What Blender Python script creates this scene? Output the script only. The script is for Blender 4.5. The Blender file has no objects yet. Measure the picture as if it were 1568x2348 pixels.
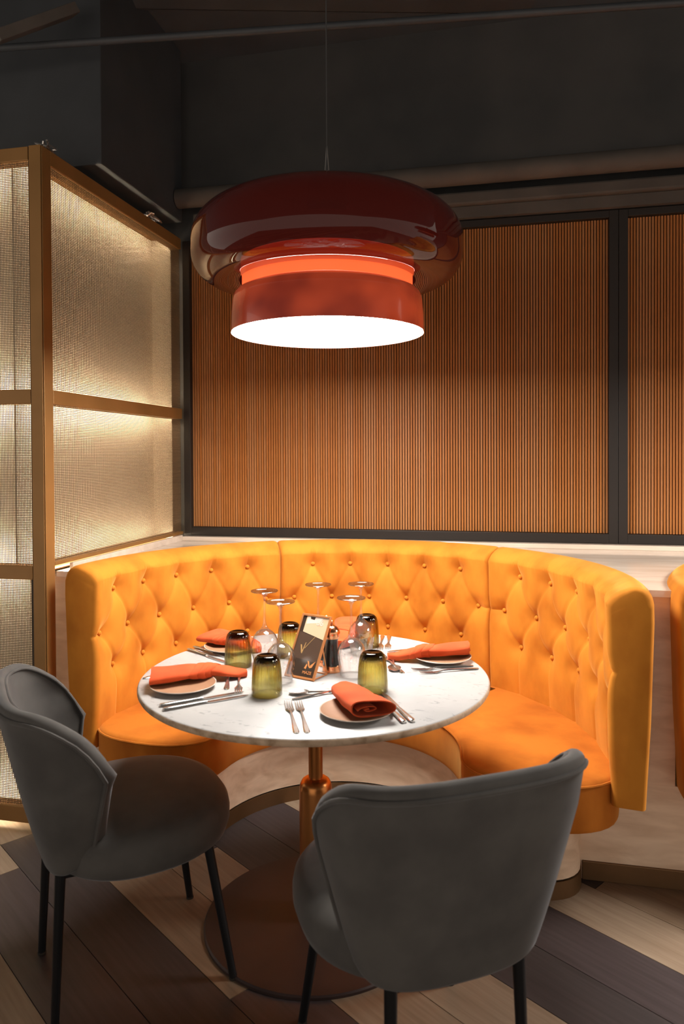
import bpy, bmesh, math, random
import numpy as np
from mathutils import Vector, Matrix

random.seed(7)
SC = bpy.context.scene
COL = SC.collection
R = math.radians

# ------------------------------------------------------------------ camera
cd = bpy.data.cameras.new('camera')
cam = bpy.data.objects.new('camera', cd)
COL.objects.link(cam)
SC.camera = cam
cd.sensor_fit = 'HORIZONTAL'
cd.sensor_width = 36.0
cd.lens = 36.0 * 1667.77 / 1568.0
cd.shift_y = -103.23 / 1568.0
cd.clip_start = 0.05
PITCH, ROLL, YAW = .0151, -.0049, .2148
_f = Vector((-math.sin(YAW) * math.cos(PITCH), math.cos(YAW) * math.cos(PITCH), -math.sin(PITCH)))
_r = Vector((math.cos(YAW), math.sin(YAW), 0))
_u = _r.cross(_f)
_r2 = _r * math.cos(ROLL) + _u * math.sin(ROLL)
_u2 = -_r * math.sin(ROLL) + _u * math.cos(ROLL)
M = Matrix.Identity(4)
for i in range(3):
    M[i][0], M[i][1], M[i][2] = _r2[i], _u2[i], -_f[i]
M.translation = Vector((.5501, -2.1251, 1.4065))
cam.matrix_world = M
cd.dof.use_dof = True
cd.dof.focus_distance = 2.75
cd.dof.aperture_fstop = 5.6

# ------------------------------------------------------------------ world, exposure
W = bpy.data.worlds.new('world')
SC.world = W
W.use_nodes = True
bg = W.node_tree.nodes['Background']
bg.inputs[0].default_value = (1.0, .88, .76, 1)
bg.inputs[1].default_value = .95
LAMP_L = 47.0          # radiance of the pendant's opal disc
LED_L = 100.0           # radiance of the strips behind the mesh screens
BACK_L = .20           # glow of the backlit sheet behind the mesh
SC.view_settings.view_transform = 'Standard'
SC.view_settings.look = 'None'
SC.view_settings.exposure = 0.0
SC.view_settings.gamma = 1.0
SC.view_settings.use_curve_mapping = False
SC.cycles.max_bounces = 8
SC.cycles.transparent_max_bounces = 24
SC.cycles.sample_clamp_indirect = 4.0


# ------------------------------------------------------------------ materials
MATS = {}


def nodes_of(name):
    m = bpy.data.materials.new(name)
    m.use_nodes = True
    nt = m.node_tree
    b = nt.nodes['Principled BSDF']
    MATS[name] = m
    return m, nt, b


def setp(b, **k):
    names = dict(col='Base Color', rough='Roughness', metal='Metallic', spec='Specular IOR Level', sheen='Sheen Weight',
                 sheenr='Sheen Roughness', sheent='Sheen Tint', coat='Coat Weight', coatr='Coat Roughness',
                 ecol='Emission Color', estr='Emission Strength', trans='Transmission Weight', ior='IOR')
    for a, v in k.items():
        if a in ('col', 'sheent', 'ecol'):
            v = tuple(v) + (1,)
        b.inputs[names[a]].default_value = v


def noise_mix(nt, c1, c2, scale, detail=4, stretch=(1, 1, 1), lo=.35, hi=.65, coord='Object', rot=(0, 0, 0), dist=0.0):
    tc = nt.nodes.new('ShaderNodeTexCoord')
    mp = nt.nodes.new('ShaderNodeMapping')
    mp.inputs['Scale'].default_value = stretch
    mp.inputs['Rotation'].default_value = rot
    nz = nt.nodes.new('ShaderNodeTexNoise')
    nz.inputs['Scale'].default_value = scale
    nz.inputs['Detail'].default_value = detail
    nz.inputs['Distortion'].default_value = dist
    cr = nt.nodes.new('ShaderNodeValToRGB')
    cr.color_ramp.elements[0].position = lo
    cr.color_ramp.elements[0].color = tuple(c1) + (1,)
    cr.color_ramp.elements[1].position = hi
    cr.color_ramp.elements[1].color = tuple(c2) + (1,)
    nt.links.new(tc.outputs[coord], mp.inputs['Vector'])
    nt.links.new(mp.outputs[0], nz.inputs['Vector'])
    nt.links.new(nz.outputs[0], cr.inputs[0])
    return cr, nz


def bump(nt, b, src, strength=.1, dist=.002):
    bp = nt.nodes.new('ShaderNodeBump')
    bp.inputs['Strength'].default_value = strength
    bp.inputs['Distance'].default_value = dist
    nt.links.new(src, bp.inputs['Height'])
    nt.links.new(bp.outputs[0], b.inputs['Normal'])


def plain(name, col, **k):
    m, nt, b = nodes_of(name)
    setp(b, col=col, **k)
    return m


def mottled(name, c1, c2, scale, b_str=0, stretch=(1, 1, 1), lo=.35, hi=.65, rot=(0, 0, 0), detail=4, dist=0.0, **k):
    m, nt, b = nodes_of(name)
    cr, nz = noise_mix(nt, c1, c2, scale, detail, stretch, lo, hi, rot=rot, dist=dist)
    nt.links.new(cr.outputs[0], b.inputs['Base Color'])
    setp(b, **k)
    if b_str:
        bump(nt, b, nz.outputs[0], b_str)
    return m


mottled('mustard_velvet', (0.4594, 0.1456, 0.01393), (0.6403, 0.2363, 0.02611), 7, .12, stretch=(1, 1, .6), lo=.32, hi=.60,
        rough=.8, sheen=.5, sheenr=.4, sheent=(1, .62, .2), spec=.15)
mottled('amber_velvet', (0.4117, 0.1099, 0.01051), (0.5739, 0.1783, 0.0197), 7, .12, stretch=(1, 1, .6), lo=.32, hi=.60,
        rough=.8, sheen=.5, sheenr=.4, sheent=(1, .62, .2), spec=.15)
mottled('charcoal_velvet', (0.08004, 0.0747, 0.0707), (0.1067, 0.1, 0.09338), 9, .05, rough=.85, sheen=.30, sheenr=.35, sheent=(.62, .66, .72), spec=.15)
plain('black_metal', (.018, .018, .02), rough=.38, metal=.6)
mottled('stone', (.70, .49, .33), (.92, .71, .53), 6, 0, stretch=(1, 2.2, 4), rot=(0, .6, .5), lo=.3, hi=.7, dist=.5, rough=.42)
mottled('polished_stone', (.62, .50, .40), (.76, .64, .53), 6, 0, stretch=(.6, 3, 3), lo=.3, hi=.7, dist=.4, rough=.10, spec=.6)
mottled('bronze_kick', (.16, .085, .035), (.20, .11, .05), 6, 0, rough=.42, metal=.55)
mottled('brass', (.27, .135, .038), (.33, .165, .050), 4, 0, rough=.48, metal=.4)
plain('dark_gap', (.02, .015, .01), rough=.9)
plain('mesh_bronze', (.085, .050, .022), rough=.55, metal=.2)
plain('frame_black', (.019, .0145, .012), rough=.5, spec=.3)
mottled('slat_wood', (0.312, 0.1053, 0.0234), (0.39, 0.1443, 0.0351), 3, 0, stretch=(30, 30, .8), rough=.6, spec=.25)
mottled('slat_wood_pale', (0.3276, 0.1287, 0.0429), (0.39, 0.1638, 0.0546), 3, 0, stretch=(30, 30, .8), rough=.6, spec=.25)
plain('slat_backing', (.035, .016, .008), rough=.9)
mottled('wall_dark', (.035, .035, .035), (.05, .048, .046), 3, .1, rough=.9)
mottled('ceiling_black', (0.051, 0.0561, 0.0629), (0.0612, 0.06715, 0.0748), 4, .05, rough=.95)
mottled('duct_dark', (0.0289, 0.03145, 0.03485), (0.0374, 0.03995, 0.0442), 5, .05, rough=.6)
mottled('timber_dim', (.060, .050, .042), (.080, .066, .055), 6, .05, rough=.8)
plain('cable_black', (.05, .05, .05), rough=.6)
plain('foil', (.6, .56, .52), rough=.3, metal=.9)
mottled('copper_tube', (.52, .20, .055), (.60, .25, .08), 3, 0, rough=.30, metal=.9)
mottled('base_brown', (.030, .015, .013), (.042, .022, .019), 5, 0, rough=.5, metal=.2)
plain('copper', (.86, .40, .20), rough=.20, metal=1)
plain('copper_frame', (.80, .33, .12), rough=.38, metal=.55)
plain('steel', (.82, .80, .77), rough=.22, metal=1)
plain('mill_black', (.016, .013, .012), rough=.25, coat=.4)
mottled('napkin_red', (0.5328, 0.0612, 0.01584), (0.5904, 0.0828, 0.0216), 14, .08, rough=.85, sheen=.25, sheent=(1, .5, .3), spec=.15)
plain('plate_rim', (0.5772, 0.4884, 0.4144), rough=.3)
mottled('plate_tan', (0.296, 0.148, 0.0777), (0.3404, 0.1776, 0.0962), 12, 0, rough=.5)
plain('print_dark', (.060, .038, .026), rough=.25)
plain('print_brown', (.11, .066, .045), rough=.25)
plain('card_pale', (.86, .62, .40), rough=.25)
plain('print_orange', (.92, .36, .12), rough=.3)
plain('card_white', (.92, .82, .72), rough=.25)
plain('card_gold', (.60, .36, .14), rough=.3)

# marble top
m, nt, b = nodes_of('marble')
cr, nz = noise_mix(nt, (.20, .20, .205), (.47, .46, .452), 26, 9, (1, 2.0, 1), .27, .42, rot=(0, 0, .7), dist=1.2)
cr2, nz2 = noise_mix(nt, (.39, .385, .38), (.47, .46, .452), 5, 4, (1, 1, 1), .35, .6)
mx = nt.nodes.new('ShaderNodeMixRGB')
mx.blend_type = 'DARKEN'
mx.inputs[0].default_value = 1
nt.links.new(cr.outputs[0], mx.inputs[1])
nt.links.new(cr2.outputs[0], mx.inputs[2])
nt.links.new(mx.outputs[0], b.inputs['Base Color'])
setp(b, rough=.33)
mottled('marble_edge', (.38, .25, .15), (.66, .48, .33), 30, .2, lo=.35, hi=.6, rough=.6)


def wood(name, c1, c2):
    m, nt, b = nodes_of(name)
    cr, nz = noise_mix(nt, c1, c2, 3.0, 6, (1.2, 22, 8), .28, .72, dist=.35)
    nt.links.new(cr.outputs[0], b.inputs['Base Color'])
    setp(b, rough=.42, spec=.4)
    bump(nt, b, nz.outputs[0], .06)


wood('plank_beige', (0.1975, 0.1365, 0.09002), (0.2904, 0.2149, 0.151))
wood('plank_beige_warm', (0.18, 0.1191, 0.0755), (0.2672, 0.1917, 0.1278))
wood('plank_dark', (0.03485, 0.02556, 0.02614), (0.06098, 0.04646, 0.04763))
wood('plank_dark_grey', (0.0302, 0.02439, 0.02439), (0.05227, 0.04298, 0.04298))
plain('joint', (.22, .17, .15), rough=.9)


def emit(name, col, s):
    m, nt, b = nodes_of(name)
    setp(b, col=(.8, .8, .8), rough=.5, ecol=col, estr=s)
    return m


emit('opal_disc', (1, .945, .875), LAMP_L)
emit('led_strip', (1, .84, .60), LED_L)
emit('lit_sheet', (1, .74, .44), BACK_L)
setp(MATS['lit_sheet'].node_tree.nodes['Principled BSDF'], col=(.78, .66, .50), rough=.9)


def facing_fresnel(nt, f0=.04, power=4.0):
    # reflectance of a thin pane, the same from both sides
    lw = nt.nodes.new('ShaderNodeLayerWeight')
    lw.inputs[0].default_value = .5
    pw = nt.nodes.new('ShaderNodeMath')
    pw.operation = 'POWER'
    pw.inputs[1].default_value = power
    ma = nt.nodes.new('ShaderNodeMath')
    ma.operation = 'MULTIPLY_ADD'
    ma.inputs[1].default_value = 1 - f0
    ma.inputs[2].default_value = f0
    nt.links.new(lw.outputs['Facing'], pw.inputs[0])
    nt.links.new(pw.outputs[0], ma.inputs[0])
    return ma.outputs[0]


def thin_glass(name, tint, diff=None, diffw=0, emis=None, es=0, rough=.02, f0=.05, power=4.0, edge=None):
    m, nt, b = nodes_of(name)
    nt.nodes.remove(b)
    out = nt.nodes['Material Output']
    tr = nt.nodes.new('ShaderNodeBsdfTransparent')
    tr.inputs[0].default_value = tuple(tint) + (1,)
    if edge:
        lw = nt.nodes.new('ShaderNodeLayerWeight')
        lw.inputs[0].default_value = .35
        mc = nt.nodes.new('ShaderNodeMixRGB')
        mc.inputs[1].default_value = tuple(tint) + (1,)
        mc.inputs[2].default_value = tuple(edge) + (1,)
        nt.links.new(lw.outputs['Facing'], mc.inputs[0])
        nt.links.new(mc.outputs[0], tr.inputs[0])
    last = tr.outputs[0]
    if diffw:
        df = nt.nodes.new('ShaderNodeBsdfDiffuse')
        df.inputs[0].default_value = tuple(diff) + (1,)
        mx = nt.nodes.new('ShaderNodeMixShader')
        mx.inputs[0].default_value = diffw
        nt.links.new(last, mx.inputs[1])
        nt.links.new(df.outputs[0], mx.inputs[2])
        last = mx.outputs[0]
    if es:
        em = nt.nodes.new('ShaderNodeEmission')
        em.inputs[0].default_value = tuple(emis) + (1,)
        em.inputs[1].default_value = es
        ad = nt.nodes.new('ShaderNodeAddShader')
        nt.links.new(last, ad.inputs[0])
        nt.links.new(em.outputs[0], ad.inputs[1])
        last = ad.outputs[0]
    gl = nt.nodes.new('ShaderNodeBsdfGlossy')
    gl.inputs['Roughness'].default_value = rough
    mx = nt.nodes.new('ShaderNodeMixShader')
    nt.links.new(facing_fresnel(nt, f0, power), mx.inputs[0])
    nt.links.new(last, mx.inputs[1])
    nt.links.new(gl.outputs[0], mx.inputs[2])
    nt.links.new(mx.outputs[0], out.inputs[0])
    return m


thin_glass('red_glass', (.34, .10, .07), (.050, .007, .005), .72, (.040, .0045, .003), .40, rough=.015, f0=.025, power=3.2, edge=(.50, .22, .15))
thin_glass('clear_glass', (.985, .98, .975), f0=.11, power=2.6, rough=.045, edge=(.945, .935, .925))

# lit opal-lined red bands of the pendant
m, nt, b = nodes_of('red_band')
cr, nz = noise_mix(nt, (.10, .012, .006), (.36, .045, .014), 5, 2, (1, 1, 1.3), .35, .70)  # blotchy emission imitates reflections on the lower shade
nt.links.new(cr.outputs[0], b.inputs['Emission Color'])
setp(b, col=(.20, .022, .012), rough=.16, estr=.85, coat=.3)
m, nt, b = nodes_of('red_neck')
setp(b, col=(.5, .06, .02), rough=.25, ecol=(1.0, .115, .030), estr=1.25)
m, nt, b = nodes_of('red_collar')
setp(b, col=(.05, .008, .006), rough=.3, ecol=(.5, .045, .014), estr=.05)

# smoked green tumblers: tint runs from pale rim (local z = 0) to nearly black foot (local z = .11)
m, nt, b = nodes_of('smoked_green_glass')
nt.nodes.remove(b)
out = nt.nodes['Material Output']
tc = nt.nodes.new('ShaderNodeTexCoord')
sx = nt.nodes.new('ShaderNodeSeparateXYZ')
mr = nt.nodes.new('ShaderNodeMapRange')
mr.inputs[1].default_value = 0
mr.inputs[2].default_value = .112
cr = nt.nodes.new('ShaderNodeValToRGB')
cr.color_ramp.elements[0].color = (.965, .955, .80, 1)
cr.color_ramp.elements[1].color = (.03, .025, .012, 1)
e = cr.color_ramp.elements.new(.45)
e.color = (.94, .90, .60, 1)
e = cr.color_ramp.elements.new(.76)
e.color = (.83, .76, .40, 1)
e = cr.color_ramp.elements.new(.86)
e.color = (.16, .13, .06, 1)
nt.links.new(tc.outputs['Object'], sx.inputs[0])
nt.links.new(sx.outputs[2], mr.inputs[0])
nt.links.new(mr.outputs[0], cr.inputs[0])
lw = nt.nodes.new('ShaderNodeLayerWeight')
lw.inputs[0].default_value = .5
dk = nt.nodes.new('ShaderNodeMixRGB')
dk.blend_type = 'MULTIPLY'
dk.inputs[2].default_value = (.55, .50, .30, 1)
nt.links.new(lw.outputs['Facing'], dk.inputs[0])
nt.links.new(cr.outputs[0], dk.inputs[1])
tr = nt.nodes.new('ShaderNodeBsdfTransparent')
gg = nt.nodes.new('ShaderNodeBsdfGlass')
gg.inputs['Roughness'].default_value = .02
gg.inputs['IOR'].default_value = 1.18
nt.links.new(dk.outputs[0], tr.inputs[0])
nt.links.new(dk.outputs[0], gg.inputs[0])
mx = nt.nodes.new('ShaderNodeMixShader')
mx.inputs[0].default_value = .22
nt.links.new(tr.outputs[0], mx.inputs[1])
nt.links.new(gg.outputs[0], mx.inputs[2])
gl = nt.nodes.new('ShaderNodeBsdfGlossy')
gl.inputs['Roughness'].default_value = .05
m2 = nt.nodes.new('ShaderNodeMixShader')
nt.links.new(facing_fresnel(nt, .05, 4.5), m2.inputs[0])
nt.links.new(mx.outputs[0], m2.inputs[1])
nt.links.new(gl.outputs[0], m2.inputs[2])
nt.links.new(m2.outputs[0], out.inputs[0])


# ------------------------------------------------------------------ mesh helpers
class MB:
    def __init__(s):
        s.v, s.f = [], []

    def add(s, v, f):
        o = len(s.v)
        s.v += [tuple(p) for p in v]
        s.f += [tuple(i + o for i in q) for q in f]
        return s

    def box(s, x0, x1, y0, y1, z0, z1):
        v = [(x, y, z) for z in (z0, z1) for y in (y0, y1) for x in (x0, x1)]
        return s.add(v, [(0, 2, 3, 1), (4, 5, 7, 6), (0, 1, 5, 4), (2, 6, 7, 3), (0, 4, 6, 2), (1, 3, 7, 5)])

    def lathe(s, prof, n=48, cx=0, cy=0, cap0=False, cap1=False):
        v, f = [], []
        for r, z in prof:
            for i in range(n):
                a = 2 * math.pi * i / n
                v.append((cx + r * math.cos(a), cy + r * math.sin(a), z))
        for j in range(len(prof) - 1):
            for i in range(n):
                k = (i + 1) % n
                f.append((j * n + i, j * n + k, (j + 1) * n + k, (j + 1) * n + i))
        if cap0:
            f.append(tuple(range(n))[::-1])
        if cap1:
            o = (len(prof) - 1) * n
            f.append(tuple(o + i for i in range(n)))
        return s.add(v, f)

    def tube(s, pts, r, n=8, closed=False, caps=True):
        pts = [Vector(p) for p in pts]
        m = len(pts)
        rr = r if isinstance(r, (list, tuple)) else [r] * m
        v, f = [], []
        up = None
        for i, p in enumerate(pts):
            a = pts[(i - 1) % m] if (closed or i > 0) else p
            c = pts[(i + 1) % m] if (closed or i < m - 1) else p
            t = (c - a).normalized()
            if up is None:
                up = Vector((0, 0, 1)) if abs(t.z) < .9 else Vector((1, 0, 0))
            x = t.cross(up)
            if x.length < 1e-6:
                x = t.orthogonal()
            x.normalize()
            y = x.cross(t).normalized()
            up = y
            for k in range(n):
                g = 2 * math.pi * k / n
                v.append(p + x * rr[i] * math.cos(g) + y * rr[i] * math.sin(g))
        for i in range(m if closed else m - 1):
            j = (i + 1) % m
            for k in range(n):
                l = (k + 1) % n
                f.append((i * n + k, i * n + l, j * n + l, j * n + k))
        if caps and not closed:
            f.append(tuple(range(n))[::-1])
            f.append(tuple((m - 1) * n + k for k in range(n)))
        return s.add(v, f)

    def grid(s, P, close_u=False, close_v=False):
        # P[i][j] -> points
        nu, nv = len(P), len(P[0])
        v = [p for row in P for p in row]
        f = []
        for i in range(nu if close_u else nu - 1):
            for j in range(nv if close_v else nv - 1):
                i2, j2 = (i + 1) % nu, (j + 1) % nv
                f.append((i * nv + j, i2 * nv + j, i2 * nv + j2, i * nv + j2))
        return s.add(v, f)

    def mesh(s, name, mat, smooth=False, fix=True):
        me = bpy.data.meshes.new(name)
        me.from_pydata(s.v, [], s.f)
        if fix:
            bm = bmesh.new()
            bm.from_mesh(me)
            bmesh.ops.recalc_face_normals(bm, faces=bm.faces)
            bm.to_mesh(me)
            bm.free()
        me.materials.append(MATS[mat])
        if smooth:
            me.polygons.foreach_set('use_smooth', [True] * len(me.polygons))
            if smooth != 'all':
                me.set_sharp_from_angle(angle=R(38))
        me.update()
        return me

    def obj(s, name, mat, parent=None, smooth=False, loc=None, fix=True):
        return link(name, s.mesh(name, mat, smooth, fix), parent, loc)


def link(name, me, parent=None, loc=None, rotz=None):
    o = bpy.data.objects.new(name, me)
    COL.objects.link(o)
    if parent:
        o.parent = parent
    if loc is not None:
        o.location = loc
    if rotz is not None:
        o.rotation_euler = (0, 0, rotz)
    return o


def tag(o, label=None, cat=None, group=None, kind=None):
    if label:
        o['label'] = label
    if cat:
        o['category'] = cat
    if group:
        o['group'] = group
    if kind:
        o['kind'] = kind
    return o


def thing(name, label, cat, loc=(0, 0, 0), rotz=0, group=None):
    o = bpy.data.objects.new(name, None)
    COL.objects.link(o)
    o.empty_display_size = .1
    o.location = loc
    o.rotation_euler = (0, 0, rotz)
    return tag(o, label, cat, group)


def copy_tree(o, parent=None):
    c = o.copy()
    COL.objects.link(c)
    c.parent = parent
    for ch in list(o.children):
        copy_tree(ch, c)
    return c


def bevel(o, w, seg=2):
    md = o.modifiers.new('bevel', 'BEVEL')
    md.width = w
    md.segments = seg
    md.limit_method = 'ANGLE'
    return o


def boxo(name, mat, parent, x0, x1, y0, y1, z0, z1, bv=0):
    o = MB().box(x0, x1, y0, y1, z0, z1).obj(name, mat, parent)
    if bv:
        bevel(o, bv)
    return o


def prism(mb, outline, z0, z1):
    n = len(outline)
    v = [(x, y, z0) for x, y in outline] + [(x, y, z1) for x, y in outline]
    f = [(i, (i + 1) % n, n + (i + 1) % n, n + i) for i in range(n)]
    f += [tuple(range(n))[::-1], tuple(range(n, 2 * n))]
    return mb.add(v, f)


# ------------------------------------------------------------------ setting: floor of planks
PW = .19
PA = R(-35.3)
floor = MB().box(-3.4, 4.2, -3.4, 1.9, -.06, -.004).obj('floor', 'joint')
tag(floor, kind='structure')
U = Vector((math.cos(PA), math.sin(PA)))
N = Vector((-math.sin(PA), math.cos(PA)))
# known plank runs: row -> list of (t0, t1, tone)
KNOWN = {
    -5: [(-1.2, .1, 'b'), (.1, 1.4, 'd')], -4: [(-1.9, -.9, 'b'), (-.9, .5, 'd'), (.5, 1.7, 'b')],
    -3: [(-2.3, -1.1, 'b'), (-1.1, .35, 'D'), (.35, 1.6, 'b')], -2: [(-1.25, .10, 'w'), (.10, 1.5, 'd')],
    -1: [(-1.8, -.55, 'd'), (-.55, .95, 'b'), (.95, 2.1, 'd')], 0: [(-1.3, -.02, 'D'), (-.02, 1.25, 'b')],
    1: [(-1.4, -.02, 'd'), (-.02, 1.45, 'D')], 2: [(-1.6, -.2, 'b'), (-.2, 1.2, 'd')],
    3: [(-1.1, .2, 'w'), (.2, 1.55, 'b')], 4: [(-1.3, .5, 'd'), (.5, 1.9, 'w')],
}
TONE = dict(b='plank_beige', w='plank_beige_warm', d='plank_dark', D='plank_dark_grey')
pm = {}
rng = random.Random(3)
for row in range(-16, 15):
    runs = list(KNOWN.get(row, []))
    if not runs:
        t = -3.4 - rng.random()
        while t < 4.6:
            L = 1.25
            runs.append((t, t + L, rng.choice('bbwdDd')))
            t += L
    else:
        t = runs[0][0]
        while t > -3.6:
            runs.insert(0, (t - 1.25, t, rng.choice('bwdD')))
            t -= 1.25
        t = runs[-1][1]
        while t < 4.6:
            runs.append((t, t + 1.25, rng.choice('bwdD')))
            t += 1.25
    for t0, t1, tone in runs:
        c = U * ((t0 + t1) / 2) + N * ((row + .5) * PW)
        if not (-2.7 < c.x < 3.2 and -2.5 < c.y < 1.25):
            continue
        L = round(t1 - t0, 3)
        key = (L, tone)
        if key not in pm:
            g = .0012
            pm[key] = MB().box(-L / 2 + g, L / 2 - g, -PW / 2 + g, PW / 2 - g, -.02, 0).mesh('plank', TONE[tone])
        link('plank', pm[key], floor, (c.x, c.y, 0), PA)

# ------------------------------------------------------------------ setting: walls, ceiling
YB = 1.4533
CB = (-.01, .33)              # centre of the banquette's arc
OFF = 2.11                   # neighbouring booth
RO = 1.022
wb = MB().box(-3.2, 4.2, YB + .055, YB + .20, 0, 3.5).obj('wall_back', 'wall_dark')
tag(wb, kind='structure')
ce = MB().box(-7.0, 8.0, -9.0, YB + .2, 3.5, 3.6).obj('ceiling', 'ceiling_black')
tag(ce, kind='structure')
# stone dado with the two curved recesses for the banquettes
XL = -1.09
PY = .385
ZS = .968


def dado_outline(front, rad, x0, x1):
    pts = [(x0, front)]
    for k in (0, 1):
        cx = CB[0] + OFF * k
        a0 = math.asin((front - CB[1]) / rad)
        for i in range(49):
            a = math.pi - a0 - (math.pi - 2 * a0) * i / 48
            pts.append((cx + rad * math.cos(a), min(CB[1] + rad * math.sin(a), YB - .03)))
    pts += [(x1, front), (x1, YB + .05), (x0, YB + .05)]
    return pts


dd = MB()
prism(dd, dado_outline(PY, RO - .020, XL - .13, 4.0), 0, ZS - .022)
dado = dd.obj('wall_dado', 'stone')
tag(dado, 'cream stone dado wall curving behind the mustard booths', kind='structure')
dd = MB()
prism(dd, dado_outline(PY - .008, RO - .012, XL - .036, 4.0), ZS - .0215, ZS)
dd.obj('stone_cap', 'polished_stone', dado)
boxo('upstand', 'polished_stone', dado, XL + .004, 4.0, YB - .050, YB + .05, ZS, .990, .002)
boxo('upstand', 'polished_stone', dado, XL + .003, XL + .018, PY + .02, YB - .052, ZS, .9985, .001)
for k, (x0, x1) in enumerate(((CB[0] + .822, CB[0] + OFF - .822), (2.90, 3.9), (XL + .004, CB[0] - .822))):
    o = boxo('baseboard_pier', 'bronze_kick', dado, x0, x1, PY - .008, PY + .02, 0, .062, .002)

for x0, x1 in ((XL - .12, CB[0] - .79), (CB[0] + .79, CB[0] + OFF - .79), (CB[0] + OFF + .79, 3.9)):
    boxo('lower_facing', 'stone', dado, x0, x1, PY - .0006, PY + .05, .0, .333)
# bulkhead and services above the slatted panels
bh = thing('bulkhead', 'dim brown bulkhead strip running above the slatted wall panels', 'bulkhead', (0, 0, 0))
boxo('face', 'timber_dim', bh, -1.0, 3.8, YB - .06, YB + .05, 2.60, 2.66, .01)
boxo('soffit', 'timber_dim', bh, -1.0, 3.8, YB - .03, YB + .05, 2.545, 2.598)
o = MB().tube([(-1.055, 1.34, 2.72), (3.6, 1.34, 2.72)], .048, 20).obj('air_duct', 'timber_dim', smooth=True)
tag(o, 'round brown air duct running just above the slatted wall panels', 'duct')
o = MB().tube([(-2.4, .10, 3.18), (3.6, .85, 3.18)], .018, 12).obj('ceiling_pipe', 'duct_dark', smooth=True)
tag(o, 'thin dark pipe crossing the black ceiling, nearer the pendant', 'pipe')
o = MB().tube([(-2.4, .35, 3.05), (3.6, 1.02, 3.05)], .014, 12).obj('ceiling_pipe', 'duct_dark', smooth=True)
tag(o, 'thin dark pipe crossing the black ceiling, nearer the back wall', 'pipe')
ct = thing('cable_tray', 'dark metal cable tray hung under the black ceiling', 'cable tray', (-.10, .75, 3.22))
ct.rotation_euler = (0, 0, R(14))
boxo('tray_floor', 'duct_dark', ct, -.8, .8, -.05, .05, 0, .004)
for s in (-1, 1):
    boxo('tray_side', 'duct_dark', ct, -.8, .8, s * .05 - .003, s * .05 + .003, 0, .03)
for x in (-.7, .7):
    MB().tube([(x, 0, .004), (x, 0, .28)], .004, 6).obj('hanger_rod', 'duct_dark', ct)
cw = boxo('duct_riser', 'duct_dark', None, -1.62, -1.06, .62, 1.40, 2.62, 3.5, .004)
tag(cw, 'boxed dark duct rising to the ceiling behind the mesh screens', 'duct')
o = boxo('ceiling_batten', 'timber_dim', None, -.035, .035, -.20, .20, -.02, .02, .003)
o.location = (-1.22, .42, 3.10)
o.rotation_euler = (R(38), 0, R(-30))
tag(o, 'short pale timber batten showing faintly in the dark ceiling', 'batten')

# ------------------------------------------------------------------ slatted wall panels
Z0, Z1, ZI0, ZI1 = .9917, 2.5392, 1.0357, 2.5065
slat_m = {}


def slat_panel(x0, x1, xi0, xi1, label):
    t = thing('slatted_panel', label, 'wall panel', ((x0 + x1) / 2, YB, Z0), group='slatted wall panels')
    ox, oy, oz = t.location

    def bx(n, mat, a0, a1, b0, b1, c0, c1, bv=0):
        return boxo(n, mat, t, a0 - ox, a1 - ox, b0 - oy, b1 - oy, c0 - oz, c1 - oz, bv)
    bx('backing', 'slat_backing', x0 + .004, x1 - .004, YB + .045, YB + .054, Z0 + .004, Z1 - .004)
    bx('stile', 'frame_black', x0, xi0, YB - .004, YB + .044, Z0, Z1, .002)
    bx('stile', 'frame_black', xi1, x1, YB - .004, YB + .044, Z0, Z1, .002)
    bx('bottom_rail', 'frame_black', xi0, xi1, YB - .004, YB + .044, Z0, ZI0, .002)
    bx('top_rail', 'frame_black', xi0, xi1, YB - .004, YB + .044, ZI1, Z1, .002)
    n = int(round((xi1 - xi0) / .01315))
    p = (xi1 - xi0) / n
    for i in range(n):
        mt = 'slat_wood_pale' if rng.random() < .42 else 'slat_wood'
        key = (round(p, 5), mt)
        if key not in slat_m:
            slat_m[key] = MB().box(-p * .335, p * .335, -.007, .007, ZI0 + .002 - oz, ZI1 - .002 - oz).mesh('slat', mt)
        link('slat', slat_m[key], t, (xi0 + p * (i + .5) - ox, .030, 0))
    return t


XM = (1.043 + 1.1259) / 2
slat_panel(-1.084, XM - .0008, -1.0454, 1.043, 'wide slatted timber wall panel in black frame behind the pendant')
slat_panel(XM + .0008, 2.30, 1.1259, 2.26, 'slatted timber wall panel in black frame cut by the right picture edge')

# ------------------------------------------------------------------ brass mesh screens (lit from inside)
YP = .2583
ZT, ZM0, ZM1 = 2.5507, 1.606, 1.6594


def mesh_sheet(name, parent, axis, a0, a1, z0, z1, c):
    """woven grid of flat wires in the plane axis = c"""
    mb = MB()
    pt, w, d = .0064, .0012, .0010
    na, nz = int((a1 - a0) / pt), int((z1 - z0) / pt)
    for i in range(1, na):
        a = a0 + (a1 - a0) * i / na
        if axis == 'x':
            mb.box(c - d, c, a - w, a + w, z0, z1)
        else:
            mb.box(a - w, a + w, c, c + d, z0, z1)
    for i in range(1, nz):
        z = z0 + (z1 - z0) * i / nz
        if axis == 'x':
            mb.box(c, c + d, a0, a1, z - w, z + w)
        else:
            mb.box(a0, a1, c - d, c, z - w, z + w)
    o = mb.obj(name, 'mesh_bronze', parent, fix=False)
    o['kind'] = 'stuff'
    return o


DP = .055     # depth of the screen frame
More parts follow.
